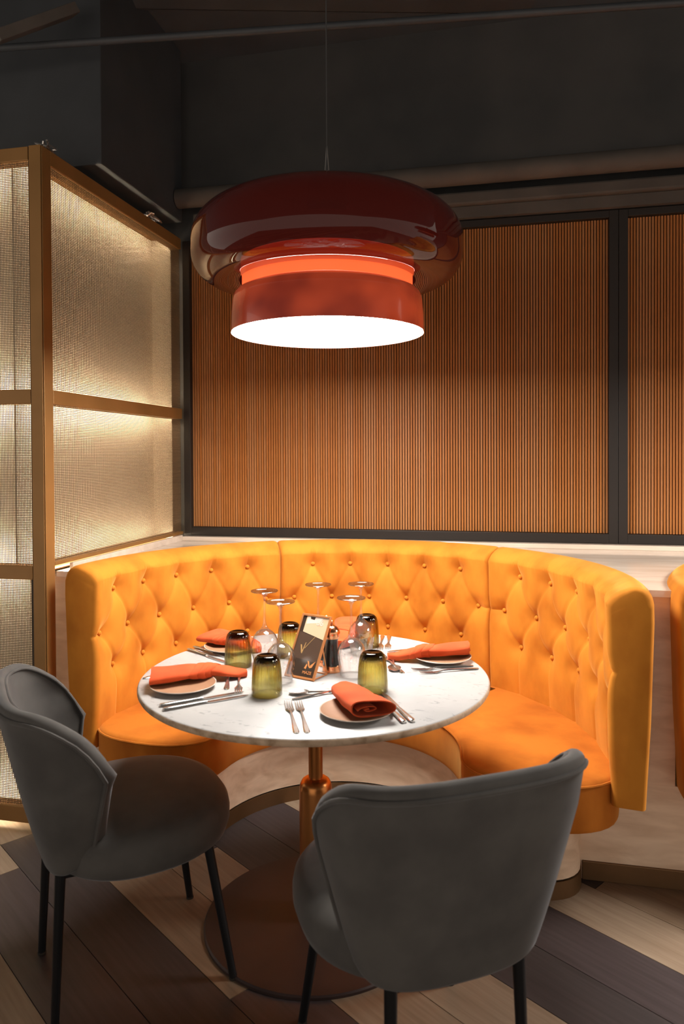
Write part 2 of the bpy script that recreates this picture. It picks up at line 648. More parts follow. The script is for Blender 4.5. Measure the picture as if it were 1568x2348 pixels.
# side screen, faces the table
ss = thing('mesh_screen', 'backlit brass mesh screen rising from the ledge beside the mustard booth', 'screen', (0, 0, 0), group='brass mesh screens')
Y0, Y1 = YP + .003, YB - .006
boxo('post', 'brass', ss, XL - DP, XL, Y0, Y0 + .055, .0, ZT, .002)
boxo('rail', 'brass', ss, XL - DP, XL, Y0 + .0555, Y1, ZT - .055, ZT, .002)
boxo('rail', 'brass', ss, XL - DP, XL, Y0 + .0555, Y1, ZM0, ZM1, .002)
boxo('rail', 'brass', ss, XL - DP, XL, Y0 + .0555, Y1, .999, 1.013, .001)
mesh_sheet('wire_mesh', ss, 'x', Y0 + .055, Y1, ZM1, ZT - .055, XL - .010)
mesh_sheet('wire_mesh', ss, 'x', Y0 + .055, Y1, 1.013, ZM0, XL - .010)
boxo('lit_panel', 'lit_sheet', ss, XL - .172, XL - .165, Y0 + .06, Y1, .975, ZT - .001)
boxo('lit_panel', 'lit_sheet', ss, XL - .1645, XL - .058, Y1 - .006, Y1, .975, ZT - .001)
for za, zb in ((ZM1, ZT - .055), (1.013, ZM0)):
    boxo('light_strip', 'led_strip', ss, XL - .078, XL - .070, Y0 + .10, Y1 - .02, zb + (.036 if zb > 2 else .014), zb + (.044 if zb > 2 else .022))
    boxo('light_strip', 'led_strip', ss, XL - .078, XL - .070, Y0 + .10, Y1 - .02, za - (.030 if za > 1.5 else .026), za - (.022 if za > 1.5 else .018))
boxo('light_stop_lid', 'brass', ss, XL - .18, XL - .0555, Y0 + .056, Y1, ZT + .0, ZT + .006)  # lid added to stop strip light leaking upward
boxo('light_stop_floor', 'brass', ss, XL - .18, XL - .0555, Y0 + .056, Y1, .969, .974)  # underside added to close off leaking strip light
# front screen, faces the camera
fs = thing('mesh_screen', 'backlit brass mesh screen cut by the left picture edge', 'screen', (0, 0, 0), group='brass mesh screens')
X0 = -2.3
boxo('post', 'brass', fs, XL - .050, XL - .002, YP - .004, YP - .001, 0, ZT, .001)
boxo('post', 'brass', fs, X0, X0 + .05, YP, YP + DP, 0, ZT, .002)
zs = ((ZT - .05, ZT), (ZM0, ZM1), (.952, 1.004), (.04, .10))
for a, c in zs:
    boxo('rail', 'brass', fs, X0 + .0505, XL - .0565, YP, YP + DP, a, c, .002)
for a, c in ((ZM1, ZT - .05), (1.004, ZM0), (.10, .952)):
    mesh_sheet('wire_mesh', fs, 'y', X0 + .05, XL - .0565, a, c, YP + .012)
    boxo('light_strip', 'led_strip', fs, X0 + .06, XL - .20, YP + .070, YP + .078, c + (.034 if c > 2 else .014), c + (.042 if c > 2 else .022))
    boxo('light_strip', 'led_strip', fs, X0 + .06, XL - .20, YP + .070, YP + .078, a - .030, a - .022)
boxo('lit_panel', 'lit_sheet', fs, X0, XL - .182, YP + .165, YP + .172, 0, ZT)
boxo('light_stop_lid', 'brass', fs, X0, XL - .112, YP + .0555, YP + .18, ZT, ZT + .006)  # added lid, blocks strip light above the front screen
gapo = boxo('corner_filler', 'dark_gap', fs, XL - .056, XL - .0555, YP + .004, YP + .05, 0, ZT)
# scraps of foil-wrapped cabling lying on top of the side screen
for (y, l, s) in ((.34, 'crumpled foil-wrapped cable end on top of the mesh screen, near its corner post', 1.0), (1.18, 'crumpled foil-wrapped cable end on top of the mesh screen, near the slatted panel', 1.3)):
    mb = MB()
    for k in range(5):
        pts = [(XL - .03 + rng.uniform(-.03, .03), y + rng.uniform(-.05, .05) * s, ZT + .006 + rng.uniform(0, .03) * s) for _ in range(6)]
        mb.tube(pts, .004, 6)
    tag(mb.obj('foil_cable', 'foil', smooth=True), l, 'cable')

# ------------------------------------------------------------------ tufted banquette
DEG = math.pi / 180
HALF = 31.95
SP = 11.1
RF = .915                       # radius of the tufted face
btn = [(SP * k, .900) for k in range(-2, 3)] + [(SP * (k + .5), .745) for k in range(-3, 3)] + [(SP * k, .605) for k in range(-2, 3)]
segs = []
for k in range(-2, 3):
    for zz in (.900, .605):
        for s in (-.5, .5):
            segs.append((SP * k, zz, SP * (k + s), .745, 1.0))
    segs.append((SP * k, .900, SP * k, 1.02, .8))
    segs.append((SP * k, .605, SP * k, .36, .8))
segs.append((-2.5 * SP, .745, -40, .742, .9))
segs.append((2.5 * SP, .745, 40, .742, .9))


def tuft(phi, z):
    """how far the stuffed face stands proud of the button plane (metres)"""
    u = phi * DEG * RF
    db = np.full(u.shape, 9.0)
    for a, zz in btn:
        db = np.minimum(db, np.hypot(u - a * DEG * RF, (z - zz)))
    ds = np.full(u.shape, 9.0)
    for a0, z0, a1, z1, w in segs:
        x0, x1 = a0 * DEG * RF, a1 * DEG * RF
        dx, dz = x1 - x0, z1 - z0
        t = np.clip(((u - x0) * dx + (z - z0) * dz) / (dx * dx + dz * dz), 0, 1)
        ds = np.minimum(ds, np.hypot(u - x0 - t * dx, z - z0 - t * dz) / w)
    h = .024 * (1 - np.exp(-(db / .040) ** 2)) + .0060 * (1 - np.exp(-(ds / .0085) ** 2)) + .006 * (1 - np.exp(-(ds / .05) ** 2))
    h += -.006 * np.exp(-(db / .012) ** 2)
    return h


def back_mesh():
    zf = np.concatenate([np.linspace(.335, .42, 8)[:-1], np.linspace(.42, .955, 92)])
    prof = []          # (r, z, tuft weight)
    for z in zf:
        lean = .010 * max(0, (.50 - max(z, .42)) / .2) if z < .5 else 0
        prof.append((RF + .012 - .012 * (z - .42) / .53 + lean, z, 1.0))
    for i in range(1, 15):
        a = math.pi * i / 15
        # roll over the top
        prof.append((RF + .051 - .051 * math.cos(a), .955 + .052 * math.sin(a) ** .9, max(0, 1 - i / 5.0)))
    prof += [(RO - .004, .955, 0), (RO - .003, .90, 0), (RO - .012, .60, 0), (RO - .026, .335, 0)]
    nphi = 150
    phis = np.concatenate([[-HALF, -HALF + .12, -HALF + .35, -HALF + .7], np.linspace(-HALF + 1.1, HALF - 1.1, nphi), [HALF - .7, HALF - .35, HALF - .12, HALF]])
    PR = np.array([[p[0] for p in prof]] * len(phis))
    PZ = np.array([[p[1] for p in prof]] * len(phis))
    PW_ = np.array([[p[2] for p in prof]] * len(phis))
    PH = np.repeat(phis[:, None], len(prof), 1)
    H = tuft(PH, PZ) * PW_
    edge = np.clip((HALF - np.abs(PH)) / 1.4, 0, 1)
    rnd = (1 - np.sqrt(np.clip(1 - (1 - edge) ** 2, 0, 1)))
    nf = len(zf)
    front = np.array([[1.0 if j < nf else (math.cos(math.pi * (j - nf + 1) / 15) if j < nf + 14 else -.6) for j in range(len(prof))]] * len(phis))
    PR = PR - H + rnd * .020 * front
    PZ = PZ - rnd * .012 * (PZ > .93)
    # gathered wrinkles over the top roll
    wr = .0016 * np.sin(PH * 9 + 2 * np.sin(PH * 1.7)) * np.clip((PZ - .90) / .06, 0, 1) * PW_
    PR = PR - wr
    A = PH * DEG
    P = [[(PR[i, j] * math.cos(A[i, j]), PR[i, j] * math.sin(A[i, j]), PZ[i, j]) for j in range(len(prof))] for i in range(len(phis))]
    mb = MB()
    mb.grid(P, False, True)
    n = len(prof)
    L = len(phis)
    mb.f.append(tuple(range(n)))
    mb.f.append(tuple((L - 1) * n + j for j in range(n))[::-1])
    return mb.mesh('backrest_section', 'mustard_velvet', True)


back_me = back_mesh()
bb = MB()
bb.lathe([(.0005, -.0065), (.006, -.005), (.0092, -.001), (.0098, .002), (.0085, .006)], 14, cap0=True, cap1=True)
btn_me = bb.mesh('button', 'mustard_velvet', True)


def arc(r, a0, a1, n):
    return [(r * math.cos((a0 + (a1 - a0) * i / n) * DEG), r * math.sin((a0 + (a1 - a0) * i / n) * DEG)) for i in range(n + 1)]


def bulb(rin, rout, a, sign, depth, n=18):
    """rounded free end from rin to rout at angle a, bulging past the end by depth; sign gives the side"""
    c, h = (rin + rout) / 2, (rout - rin) / 2
    t = (-math.sin(a * DEG) * sign, math.cos(a * DEG) * sign)
    e = (math.cos(a * DEG), math.sin(a * DEG))
    out = []
    for i in range(1, n):
        g = math.pi * i / n
        rr = c - h * math.copysign(abs(math.cos(g)) ** .8, math.cos(g))
        dd_ = depth * math.sin(g) ** .8
        out.append((e[0] * rr + t[0] * dd_, e[1] * rr + t[1] * dd_))
    return out


def ring_outline(rin, rout, a0, a1, bulb0=0, bulb1=0, n=40):
    """counter-clockwise plan outline of a ring sector; optional rounded ends"""
    pts = arc(rout, a0, a1, n)
    if bulb1:
        pts += list(reversed(bulb(rin, rout, a1, 1, bulb1)))
    pts += arc(rin, a1, a0, n)
    if bulb0:
        pts += bulb(rin, rout, a0, -1, bulb0)
    return pts


def offset(pts, d):
    n = len(pts)
    res = []
    for i in range(n):
        p0, p1, p2 = Vector(pts[i - 1]), Vector(pts[i]), Vector(pts[(i + 1) % n])
        e1, e2 = p1 - p0, p2 - p1
        if e1.length < 1e-7:
            e1 = e2
        if e2.length < 1e-7:
            e2 = e1
        n1 = Vector((e1.y, -e1.x)).normalized()
        n2 = Vector((e2.y, -e2.x)).normalized()
        nn = (n1 + n2)
        if nn.length < 1e-6:
            nn = n1
        nn.normalize()
        k = max(.5, nn.dot(n1))
        q = p1 + nn * (d / k)
        res.append((q.x, q.y))
    return res


def cushion(name, pts, z0, z1, rc, mat, parent):
    mb = MB()
    rings = [(0, z0), (.004, z0 + .012), (.004, z1 - rc)]
    for i in range(1, 6):
        g = math.pi / 2 * i / 5
        rings.append((.004 - rc * (1 - math.cos(g)), z1 - rc + rc * math.sin(g)))
    rings.append((-rc - .03, z1 + .003))
    P = []
    for d, z in rings:
        P.append([(x, y, z) for x, y in offset(pts, d)])
    mb.grid(P, False, True)
    n = len(pts)
    mb.f.append(tuple(range(n)))
    mb.f.append(tuple((len(rings) - 1) * n + i for i in range(n)))
    return mb.obj(name, mat, parent, True)


SEAT_Z = .412
RS0, RS1 = .432, .925
A_END0, A_END1 = -8.2, 183.0
CEN = 87.4


def make_banquette(label):
    t = thing('banquette', label, 'banquette', (CB[0], CB[1], 0), group='mustard velvet booths')
    for k, a in enumerate((23.4, 87.4, 151.4)):
        o = link('backrest_section', back_me, t, (0, 0, 0), a * DEG)
        for ph, zz in btn:
            rr = RF + .012 - .012 * (zz - .42) / .53 - .005
            b_ = link('button', btn_me, o, (rr * math.cos(ph * DEG), rr * math.sin(ph * DEG), zz))
            b_.rotation_euler = (0, R(90), ph * DEG)
    e0, e1 = 55.45, 119.35
    outs = [ring_outline(RS0, RS1, 2, e0 - .05, bulb0=.205), ring_outline(RS0, RS1, e0 + .05, e1 - .05), ring_outline(RS0, RS1, e1 + .05, 173, bulb1=.205)]
    for q in outs:
        c = cushion('seat_cushion', q, .258, SEAT_Z, .022, 'amber_velvet', t)
        pp = [(x, y, SEAT_Z - .012) for x, y in offset(q, .0035)]
        MB().tube(pp, .0042, 6, closed=True).obj('piping', 'amber_velvet', c, True)
    po = ring_outline(.470, .815, 4, 171, bulb0=.145, bulb1=.145)
    mb = MB()
    prism(mb, po, .062, .258)
    mb.obj('plinth', 'stone', t, True)
    mb = MB()
    prism(mb, offset(po, .003), .0, .057)
    mb.obj('kick_band', 'bronze_kick', t, True)
    mb = MB()
    prism(mb, offset(po, -.004), .0572, .0618)
    mb.obj('shadow_gap', 'dark_gap', t)
    return t


bq = make_banquette('curved mustard velvet banquette with buttoned back around the marble table')
bq2 = copy_tree(bq)
bq2.location = (CB[0] + OFF, CB[1], 0)
bq2['label'] = 'neighbouring mustard velvet banquette end cut by the right picture edge'

# ------------------------------------------------------------------ marble table
TR = .5196
tb = thing('table', 'round white marble table on a copper column', 'table', (0, 0, 0))
top = MB()
top.lathe([(TR - .010, .7285), (TR - .003, .7315), (TR, .737), (TR, .7435), (TR - .0025, .748), (TR - .006, .75)], 128, cap0=True, cap1=True)
to = top.obj('tabletop', 'marble', tb, True)
to.data.materials.append(MATS['marble_edge'])
for p in to.data.polygons:
    if p.center.z < .7465 or p.normal.z < .3:
        p.material_index = 1
MB().lathe([(.10, .722), (.10, .7284)], 40, cap0=True, cap1=True).obj('mounting_plate', 'black_metal', tb, True)
MB().lathe([(.0215, .42), (.0215, .7219)], 32, cap0=True, cap1=True).obj('upper_column', 'copper_tube', tb, True)
MB().lathe([(.050, .014), (.050, .395), (.0475, .413), (.042, .424), (.034, .430), (.0217, .432)], 40, cap0=True, cap1=True).obj('lower_column', 'copper_tube', tb, True)
MB().lathe([(.337, .0), (.337, .007), (.333, .011), (.30, .0135), (.051, .0138)], 96, cap0=True, cap1=True).obj('base_plate', 'base_brown', tb, True)

# ------------------------------------------------------------------ pendant lamp
LX, LY, LZ = -.0337, .33, 1.828
KL = 1.155


def make_lamp(label, loc):
    t = thing('pendant_lamp', label, 'lamp', loc)

    def rev(name, mat, prof, n=96, **k):
        return MB().lathe([(r * KL, z * KL) for r, z in prof], n, **k).obj(name, mat, t, True)
    rev('opal_diffuser', 'opal_disc', [(.2845, .004), (.2845, .006)], cap0=True, cap1=True)
    rev('lower_shade', 'red_band', [(.2862, 0), (.2850, .05), (.2815, .095), (.276, .112), (.266, .122), (.256, .126)])
    rev('lit_neck', 'red_neck', [(.255, .1265), (.2535, .140), (.2535, .165), (.256, .190), (.258, .21)])
    rev('inner_collar', 'red_collar', [(.2575, .211), (.25, .27), (.22, .30), (.06, .318)])
    pr = []
    z0, z1, ro, rc = .150, .372, .401, .080
    pr.append((.262, z0 + .004))
    pr.append((.300, z0))
    for i in range(0, 11):
        g = math.pi / 2 * i / 10
        pr.append((ro - rc + rc * math.sin(g), z0 + rc - rc * math.cos(g)))
    for i in range(0, 11):
        g = math.pi / 2 * i / 10
        pr.append((ro - .135 + .135 * math.cos(g), z1 - .105 + .105 * math.sin(g)))
    pr += [(.20, z1 + .004), (.06, z1 + .006)]
    rev('outer_shade', 'red_glass', pr, 112)
    rev('ceiling_cap', 'black_metal', [(.06, .318), (.06, .385), (.03, .40), (.012, .43)], 32, cap0=True, cap1=True)
    MB().tube([(0, 0, .43 * KL), (0, 0, 3.5 - LZ)], .0022, 6).obj('cable', 'cable_black', t)
    for s in (-1, 1):
        MB().tube([(s * .012, 0, .42 * KL), (0, 0, .66)], .0012, 6).obj('suspension_wire', 'foil', t)
    return t


lamp = make_lamp('large red glass pendant lamp with glowing white disc above the table', (LX, LY, LZ))
lamp2 = copy_tree(lamp)
lamp2.location = (LX + OFF + .05, LY, LZ)
lamp2['label'] = 'matching red glass pendant lamp over the neighbouring booth, beyond the right edge'
for o in (lamp, lamp2):
    o['group'] = 'red glass pendants'


# ------------------------------------------------------------------ chairs (local +x = front)
def seat_mesh():
    prof = [(.80, .362), (.90, .366), (.965, .380), (.998, .408), (1.0, .432), (.985, .452), (.945, .467), (.85, .477), (.6, .484), (.3, .487)]
    n = 72
    P = []
    for s, z in prof:
        row = []
        for i in range(n):
            a = 2 * math.pi * i / n
            ca, sa = math.cos(a), math.sin(a)
            x = (.262 if ca > 0 else .235) * math.copysign(abs(ca) ** .86, ca)
            y = .272 * math.copysign(abs(sa) ** .86, sa)
            row.append((x * s, y * s, z))
        P.append(row)
    mb = MB().grid(P, False, True)
    mb.f.append(tuple(range(n)))
    mb.f.append(tuple((len(prof) - 1) * n + i for i in range(n)))
    return mb.mesh('seat', 'charcoal_velvet', True)


def back_pt(w, h, off=0.0):
    """point of the chair's shell: w -1..1 across, h 0..1 up; off = outward offset"""
    aw = abs(w)
    ztop = .800 - .012 * aw ** 2 - .160 * max(0, (aw - .55) / .45) ** 2.6
    zbot = .380 + .050 * aw ** 2.6
    z = zbot + (ztop - zbot) * h
    hh = (z - .365) / (.80 - .365)
    flare = hh ** .85
    xr = -.215 - .115 * flare          # rear line
    wid = .176 + .092 * min(1, hh * 1.25) ** .9
    dep = .085 + .140 * min(1, hh * 1.2)
    x = xr + dep * aw ** 2.9
    y = wid * math.sin(1.72 * w)
    n = Vector((-1, 1.6 * w, -.28)).normalized()
    return Vector((x, y, z)) + n * off


def shell_mesh():
    NW, NH = 40, 22
    T = .036
    P = []
    ws = [-1 + 2 * i / NW for i in range(NW + 1)]
    hs = [j / NH for j in range(NH + 1)]
    outer = [[back_pt(w, h, T / 2) for h in hs] for w in ws]
    inner = [[back_pt(w, h, -T / 2) for h in hs] for w in ws]
    mb = MB()
    mb.grid(outer)
    mb.grid(inner)
    n = len(hs)
    L = len(ws)
    base = L * n
    # rounded rim joining the two skins
    loop = [(i, 0) for i in range(L)] + [(L - 1, j) for j in range(1, n)] + [(i, n - 1) for i in range(L - 2, -1, -1)] + [(0, j) for j in range(n - 2, 0, -1)]
    cen = back_pt(0, .5)
    rows = []
    K = 6
    for k in range(0, K + 1):
        g = math.pi * k / K
        row = []
        for (i, j) in loop:
            a, b_ = outer[i][j], inner[i][j]
            mid = (a + b_) / 2
            w, h = ws[i], hs[j]
            d = Vector((0, 0, 0))
            p0 = back_pt(w, h)
            if j in (0, n - 1):
                d += (p0 - back_pt(w, .5)).normalized() * 1.0
            if i in (0, L - 1):
                d += (p0 - back_pt(w * .9, h)).normalized() * 1.0
            d.normalize()
            row.append(mid + (a - mid) * math.cos(g) + d * (T / 2) * math.sin(g))
        rows.append(row)
    mb.grid(rows, False, True)
    me = mb.mesh('backrest', 'charcoal_velvet', True)
    bm = bmesh.new()
    bm.from_mesh(me)
    bmesh.ops.remove_doubles(bm, verts=bm.verts, dist=1e-5)
    bmesh.ops.recalc_face_normals(bm, faces=bm.faces)
    bm.to_mesh(me)
    bm.free()
    me.polygons.foreach_set('use_smooth', [True] * len(me.polygons))
    me.set_sharp_from_angle(angle=R(60))
    return me


def rim_path(off, e=0):
    pts = [back_pt(-1 + e, j / 14, off) for j in range(0, 15)]
    pts += [back_pt(-1 + e + (2 - 2 * e) * i / 40, 1, off) for i in range(1, 40)]
    pts += [back_pt(1 - e, 1 - j / 14, off) for j in range(0, 15)]
    return pts


seat_me, shell_me = seat_mesh(), shell_mesh()
pipe_out = MB().tube(rim_path(.0195), .0055, 8).mesh('piping', 'charcoal_velvet', True)
pipe_in = MB().tube(rim_path(-.0195), .0045, 8).mesh('piping', 'charcoal_velvet', True)
leg_me = {}
for nm, tp, ft in (('f', (.165, .165), (.222, .204)), ('b', (-.205, .143), (-.222, .150))):
    for s in (-1, 1):
        leg_me[nm, s] = MB().tube([(tp[0], s * tp[1], .372), (ft[0], s * ft[1], .004)], [.0135, .0105], 12).mesh('leg', 'black_metal', True)
foot_me = MB().lathe([(.0095, 0), (.0115, .001), (.0115, .006), (.0095, .007)], 12, cap0=True, cap1=True).mesh('foot_glide', 'dark_gap', True)


def make_chair(label, loc, ang):
    t = thing('dining_chair', label, 'chair', loc, ang, 'charcoal velvet chairs')
    link('seat', seat_me, t)
    b_ = link('backrest', shell_me, t)
    link('piping', pipe_out, b_)
    link('piping', pipe_in, b_)
    mb = MB().tube([(.165, .165, .366), (.165, -.165, .366), (-.205, -.143, .366), (-.205, .143, .366)], .009, 8, closed=True)
    mb.obj('seat_frame', 'black_metal', t, True)
    for (nm, s), me in leg_me.items():
        l = link('leg', me, t)
        ft = (.222, .204) if nm == 'f' else (-.222, .150)
        link('foot_glide', foot_me, l, (ft[0], s * ft[1], 0))
    return t


make_chair('charcoal velvet chair seen from its side, cut by the left picture edge', (-.457, -.283, 0), R(40.4))
make_chair('charcoal velvet chair with its back to the viewer at the front of the table', (.356, -.488, 0), R(121))

# ------------------------------------------------------------------ tableware
TZ = .7503


def wineglass_mesh():
    # inverted: rim on the table, foot in the air
    outer = [(.0335, 0), (.0365, .012), (.0415, .035), (.0440, .055), (.0425, .073), (.036, .090), (.025, .103), (.0125, .112), (.0075, .120), (.0048, .134), (.0038, .155), (.0036, .196), (.0042, .210), (.0075, .2175), (.013, .2215), (.020, .2245), (.030, .2275), (.0425, .2295), (.0434, .2310), (.0425, .2324), (.034, .2318), (.015, .2300), (.0005, .2292)]
    inner = [(.0327, 0), (.0357, .012), (.0407, .035), (.0432, .055), (.0417, .073), (.035, .089), (.024, .1015), (.0115, .108), (.0005, .110)]
    mb = MB().lathe(outer, 40)
    mb.lathe(inner, 40)
    return mb.mesh('wine_glass', 'clear_glass', 'all')


def tumbler_parts():
    n = 192
    prof = [(.0425, 0, 0), (.0425, .018, .0), (.0420, .030, 1), (.0400, .068, 1), (.0370, .090, .8), (.0335, .1005, .3), (.027, .1075, 0), (.020, .1095, 0), (.018, .1085, 0), (.0005, .1078, 0)]
    inn = [(.0400, 0), (.0395, .03), (.0370, .068), (.0325, .086), (.024, .094), (.0005, .0965)]
    P = []
    for r, z, fl in prof:
        row = []
        for i in range(n):
            a = 2 * math.pi * i / n
            rr = r - .0017 * fl * (.5 - .5 * math.cos(a * 24))
            row.append((rr * math.cos(a), rr * math.sin(a), z))
        P.append(row)
    mb = MB().grid(P, False, True)
    mb.lathe(inn, n)
    v0 = 0
    o = len(prof) * n
    for i in range(n):
        k = (i + 1) % n
        mb.f.append((i, k, o + k, o + i))
    return mb.mesh('tumbler', 'smoked_green_glass', 'all')


wg_me, tu_me = wineglass_mesh(), tumbler_parts()
for (x, y, z), lab in (
    ((-.180, .062, 0), 'upturned wine glass at the left of the cluster, behind the green tumblers'),
    ((-.080, -.092, 0), 'upturned wine glass in front of the menu stand'),
    ((-.041, .204, 0), 'upturned wine glass hidden behind the menu stand, only its foot and stem showing'),
    ((.096, .242, 0), 'upturned wine glass at the right rear, in front of a green tumbler'),
    ((.112, .003, 0), 'upturned wine glass beside the pepper mills')):
    tag(link('wine_glass', wg_me, None, (x, y, TZ)), lab, 'wine glass', 'upturned wine glasses')
for (x, y), lab in (
    ((-.255, .023), 'upturned smoky green ribbed tumbler beside the left rear plate'),
    ((-.081, -.218), 'upturned smoky green ribbed tumbler at the front left, nearest the forks'),
    ((.199, -.128), 'upturned smoky green ribbed tumbler just behind the front plate'),
    ((.098, .335), 'upturned smoky green ribbed tumbler seen through the right rear wine glass'),
    ((-.128, .165), 'upturned smoky tumbler mostly hidden behind the menu stand')):
    tag(link('tumbler', tu_me, None, (x, y, TZ)), lab, 'tumbler', 'smoked green tumblers')

# plates
pl_body = MB().lathe([(.045, 0), (.055, .001), (.083, .009), (.0925, .0135), (.0935, .0150), (.0925, .0158), (.0905, .0150)], 64, cap0=True).mesh('rim', 'plate_rim', True)
pl_top = MB().lathe([(.0904, .0151), (.082, .0112), (.060, .0075), (.0005, .0070)], 64).mesh('glazed_well', 'plate_tan', True)
PLATES = (
    ((-.331, -.215), 'side plate with tan glaze at the left of the table, under a rolled napkin'),
    ((.190, -.322), 'side plate with tan glaze at the front of the table, largely uncovered'),
    ((.365, .217), 'side plate with tan glaze at the right of the table'),
    ((-.345, .205), 'side plate with tan glaze at the left rear, behind a green tumbler'),
    ((.000, .415), 'side plate at the far edge of the table, behind the pepper mills'))
for (x, y), lab in PLATES:
    t = thing('side_plate', lab, 'plate', (x, y, TZ), group='tan side plates')
    link('rim', pl_body, t)
    link('glazed_well', pl_top, t)


# napkins: flat roll of cloth, open at the wide end, pinched by a wrapped fold, then a loose tail
def napkin(label, a, b_, w0=.048, w1=.030, zlift=.016, wrap=.56, droop=True, hgt=.017, sweep=.02):
    A, B = Vector(a + (0,)), Vector(b_ + (0,))
    L = (B - A).length
    t = thing('napkin', label, 'napkin', (A.x, A.y, TZ), math.atan2(B.y - A.y, B.x - A.x), 'orange-red napkins')
    NU, NV = 40, 44

    def sec(s, grow=0.0):
        w = w0 + (w1 - w0) * s ** 1.1
        if wrap < 1:
            w *= 1 - .24 * math.exp(-((s - wrap - .05) / .11) ** 2)
        if s > .86:
            w *= 1 - .60 * ((s - .86) / .14) ** 1.4
        h = hgt * (1 - .42 * s)
        zc = zlift + hgt * .96 - (.006 * s)
        if droop and s > .58:
            zc -= (zlift + hgt * .25) * min(1, (s - .58) / .42) ** 1.2
        zc = max(zc, h * 1.10 + .0008)
        yc = sweep * math.sin(s * 3.0) + (.010 * max(0, s - wrap) / .4 if wrap < 1 else 0)
        row = []
        for k in range(NV):
            g = 2 * math.pi * k / NV
            c, sn = math.cos(g), math.sin(g)
            yy = (w + grow) * math.copysign(abs(c) ** .62, c)
            lean = .16 * yy * (1 if sn > 0 else .2)
            zz = (h + grow) * math.copysign(abs(sn) ** .80, sn)
            zz += .0011 * math.sin(s * 15 + g * 2) + (lean * .35 if sn > 0 else 0)
            row.append((s * L + (.010 * c if s < .05 else 0), yc + yy, zc + zz))
        return row
    mb = MB()
    S = [i / NU for i in range(NU + 1)]
    outer = [sec(s) for s in S]
    CUT = 26
    inner = [sec(s, -.0030) for s in S[:CUT]]
    mb.grid(outer, False, True)
    mb.grid(inner, False, True)
    mb.grid([outer[0], inner[0]], False, True)
    mb.f.append(tuple(NU * NV + k for k in range(NV)))
    n0 = (NU + 1) * NV
    mb.f.append(tuple(n0 + (CUT - 1) * NV + k for k in range(NV)))
    mb.obj('folded_cloth', 'napkin_red', t, True)
    # inner curl visible in the open end
    mb = MB()
    rows = []
    for i in range(9):
        s = .015 + .30 * i / 8
        c0 = sec(s)
        zc = sum(p[2] for p in c0) / NV
        rows.append([(s * L, .012 + (.026 - .0011 * k) * math.cos(k * .42) * w0 / .048, zc - .002 + (.0095 - .00038 * k) * math.sin(k * .42)) for k in range(20)])
    mb.grid(rows)
    o = mb.obj('inner_roll', 'napkin_red', t, True)
    md = o.modifiers.new('thick', 'SOLIDIFY')
    md.thickness = .0016
    # wrapped diagonal folds, overlapping like a knotted band
    if wrap < 1:
        for q, (da, gr, wd) in enumerate(((-.03, .0048, .13), (.045, .0066, .11), (.105, .0048, .10))):
            rows = []
            for i in range(9):
                row = []
                for k in range(NV):
                    g = 2 * math.pi * k / NV
                    s = wrap - .08 + da + wd * i / 8 + .085 * math.cos(g)
                    s = min(max(s, .01), .97)
                    r_ = sec(s, gr * math.sin(math.pi * (i + .06) / 8.15) ** .4)
                    row.append(r_[k])
                rows.append(row)
            MB().grid(rows, False, True).obj('wrapped_fold', 'napkin_red', t, True)
    return t


napkin('rolled orange-red napkin lying on the left plate, its tail resting by the spoon', (-.421, -.232), (-.185, -.085), w0=.052)
napkin('orange-red napkin on the front plate, its open rolled end facing the viewer', (.245, -.372), (.128, -.190), w0=.056, w1=.040, droop=False, hgt=.020, wrap=1.6, sweep=.006)
napkin('rolled orange-red napkin on the right plate, its tail pointing at the glasses', (.448, .268), (.190, .196), w0=.052)
napkin('orange-red napkin on the left rear plate, partly behind a green tumbler', (-.440, .245), (-.245, .165), w0=.058, wrap=.42)
napkin('orange-red napkin on the far plate, behind the pepper mills', (.000, .500), (.002, .275), w0=.056, hgt=.024)


# cutlery: head, tail on the table top
def flat_strip(mb, path, t=.0009):
    """path: (x, halfwidth, z)"""
    P = []
    for x, w, z in path:
        P.append([(x, -w, z - t), (x, -w * .6, z + t), (x, w * .6, z + t), (x, w, z - t)])
    mb.grid(P, False, True)
    mb.f.append((len(mb.v) - 4, len(mb.v) - 3, len(mb.v) - 2, len(mb.v) - 1))
    o = len(mb.v) - 4 * len(path)
    mb.f.append((o + 3, o + 2, o + 1, o))


HANDLE = [(.080, .0028, .0060), (.10, .0032, .0066), (.14, .0050, .0052), (.175, .0075, .0032), (.192, .0082, .0024), (.199, .0060, .0022), (.2015, .0020, .0022)]


def fork_parts():
    head = MB()
    flat_strip(head, [(.045, .0105, .0022), (.052, .0120, .0018), (.060, .0095, .0026), (.070, .0045, .0048), (.080, .0028, .0060)])
    tines = []
    for k in (-1.5, -.5, .5, 1.5):
        mb = MB()
        flat_strip(mb, [(.0, .0008, .0060 + .0), (.012, .0014, .0040), (.030, .0019, .0024), (.046, .0024, .0022)])
        mb.v = [(x, y + k * .0058, z) for x, y, z in mb.v]
        tines.append(mb.mesh('tine', 'steel', True))
    h = MB()
    flat_strip(h, HANDLE, .0014)
    return head.mesh('fork_head', 'steel', True), tines, h.mesh('handle', 'steel', True)


def spoon_parts():
    P = []
    for i in range(13):
        s = i / 12
        x = .062 * s
        w = .0205 * math.sin(math.pi * min(1, .06 + s * .90)) ** .62
        row = []
        for j in range(9):
            v = -1 + j / 4
            row.append((x, w * v, .0014 + .0065 * (v * v) * math.sin(math.pi * (.1 + .8 * s)) + .0045 * (abs(s - .45) / .55) ** 2))
        P.append(row)
    mb = MB().grid(P)
    h = MB()
    flat_strip(h, [(.060, .0050, .0052), (.070, .0032, .0062)] + HANDLE, .0014)
    return mb.mesh('bowl', 'steel', True), h.mesh('handle', 'steel', True)


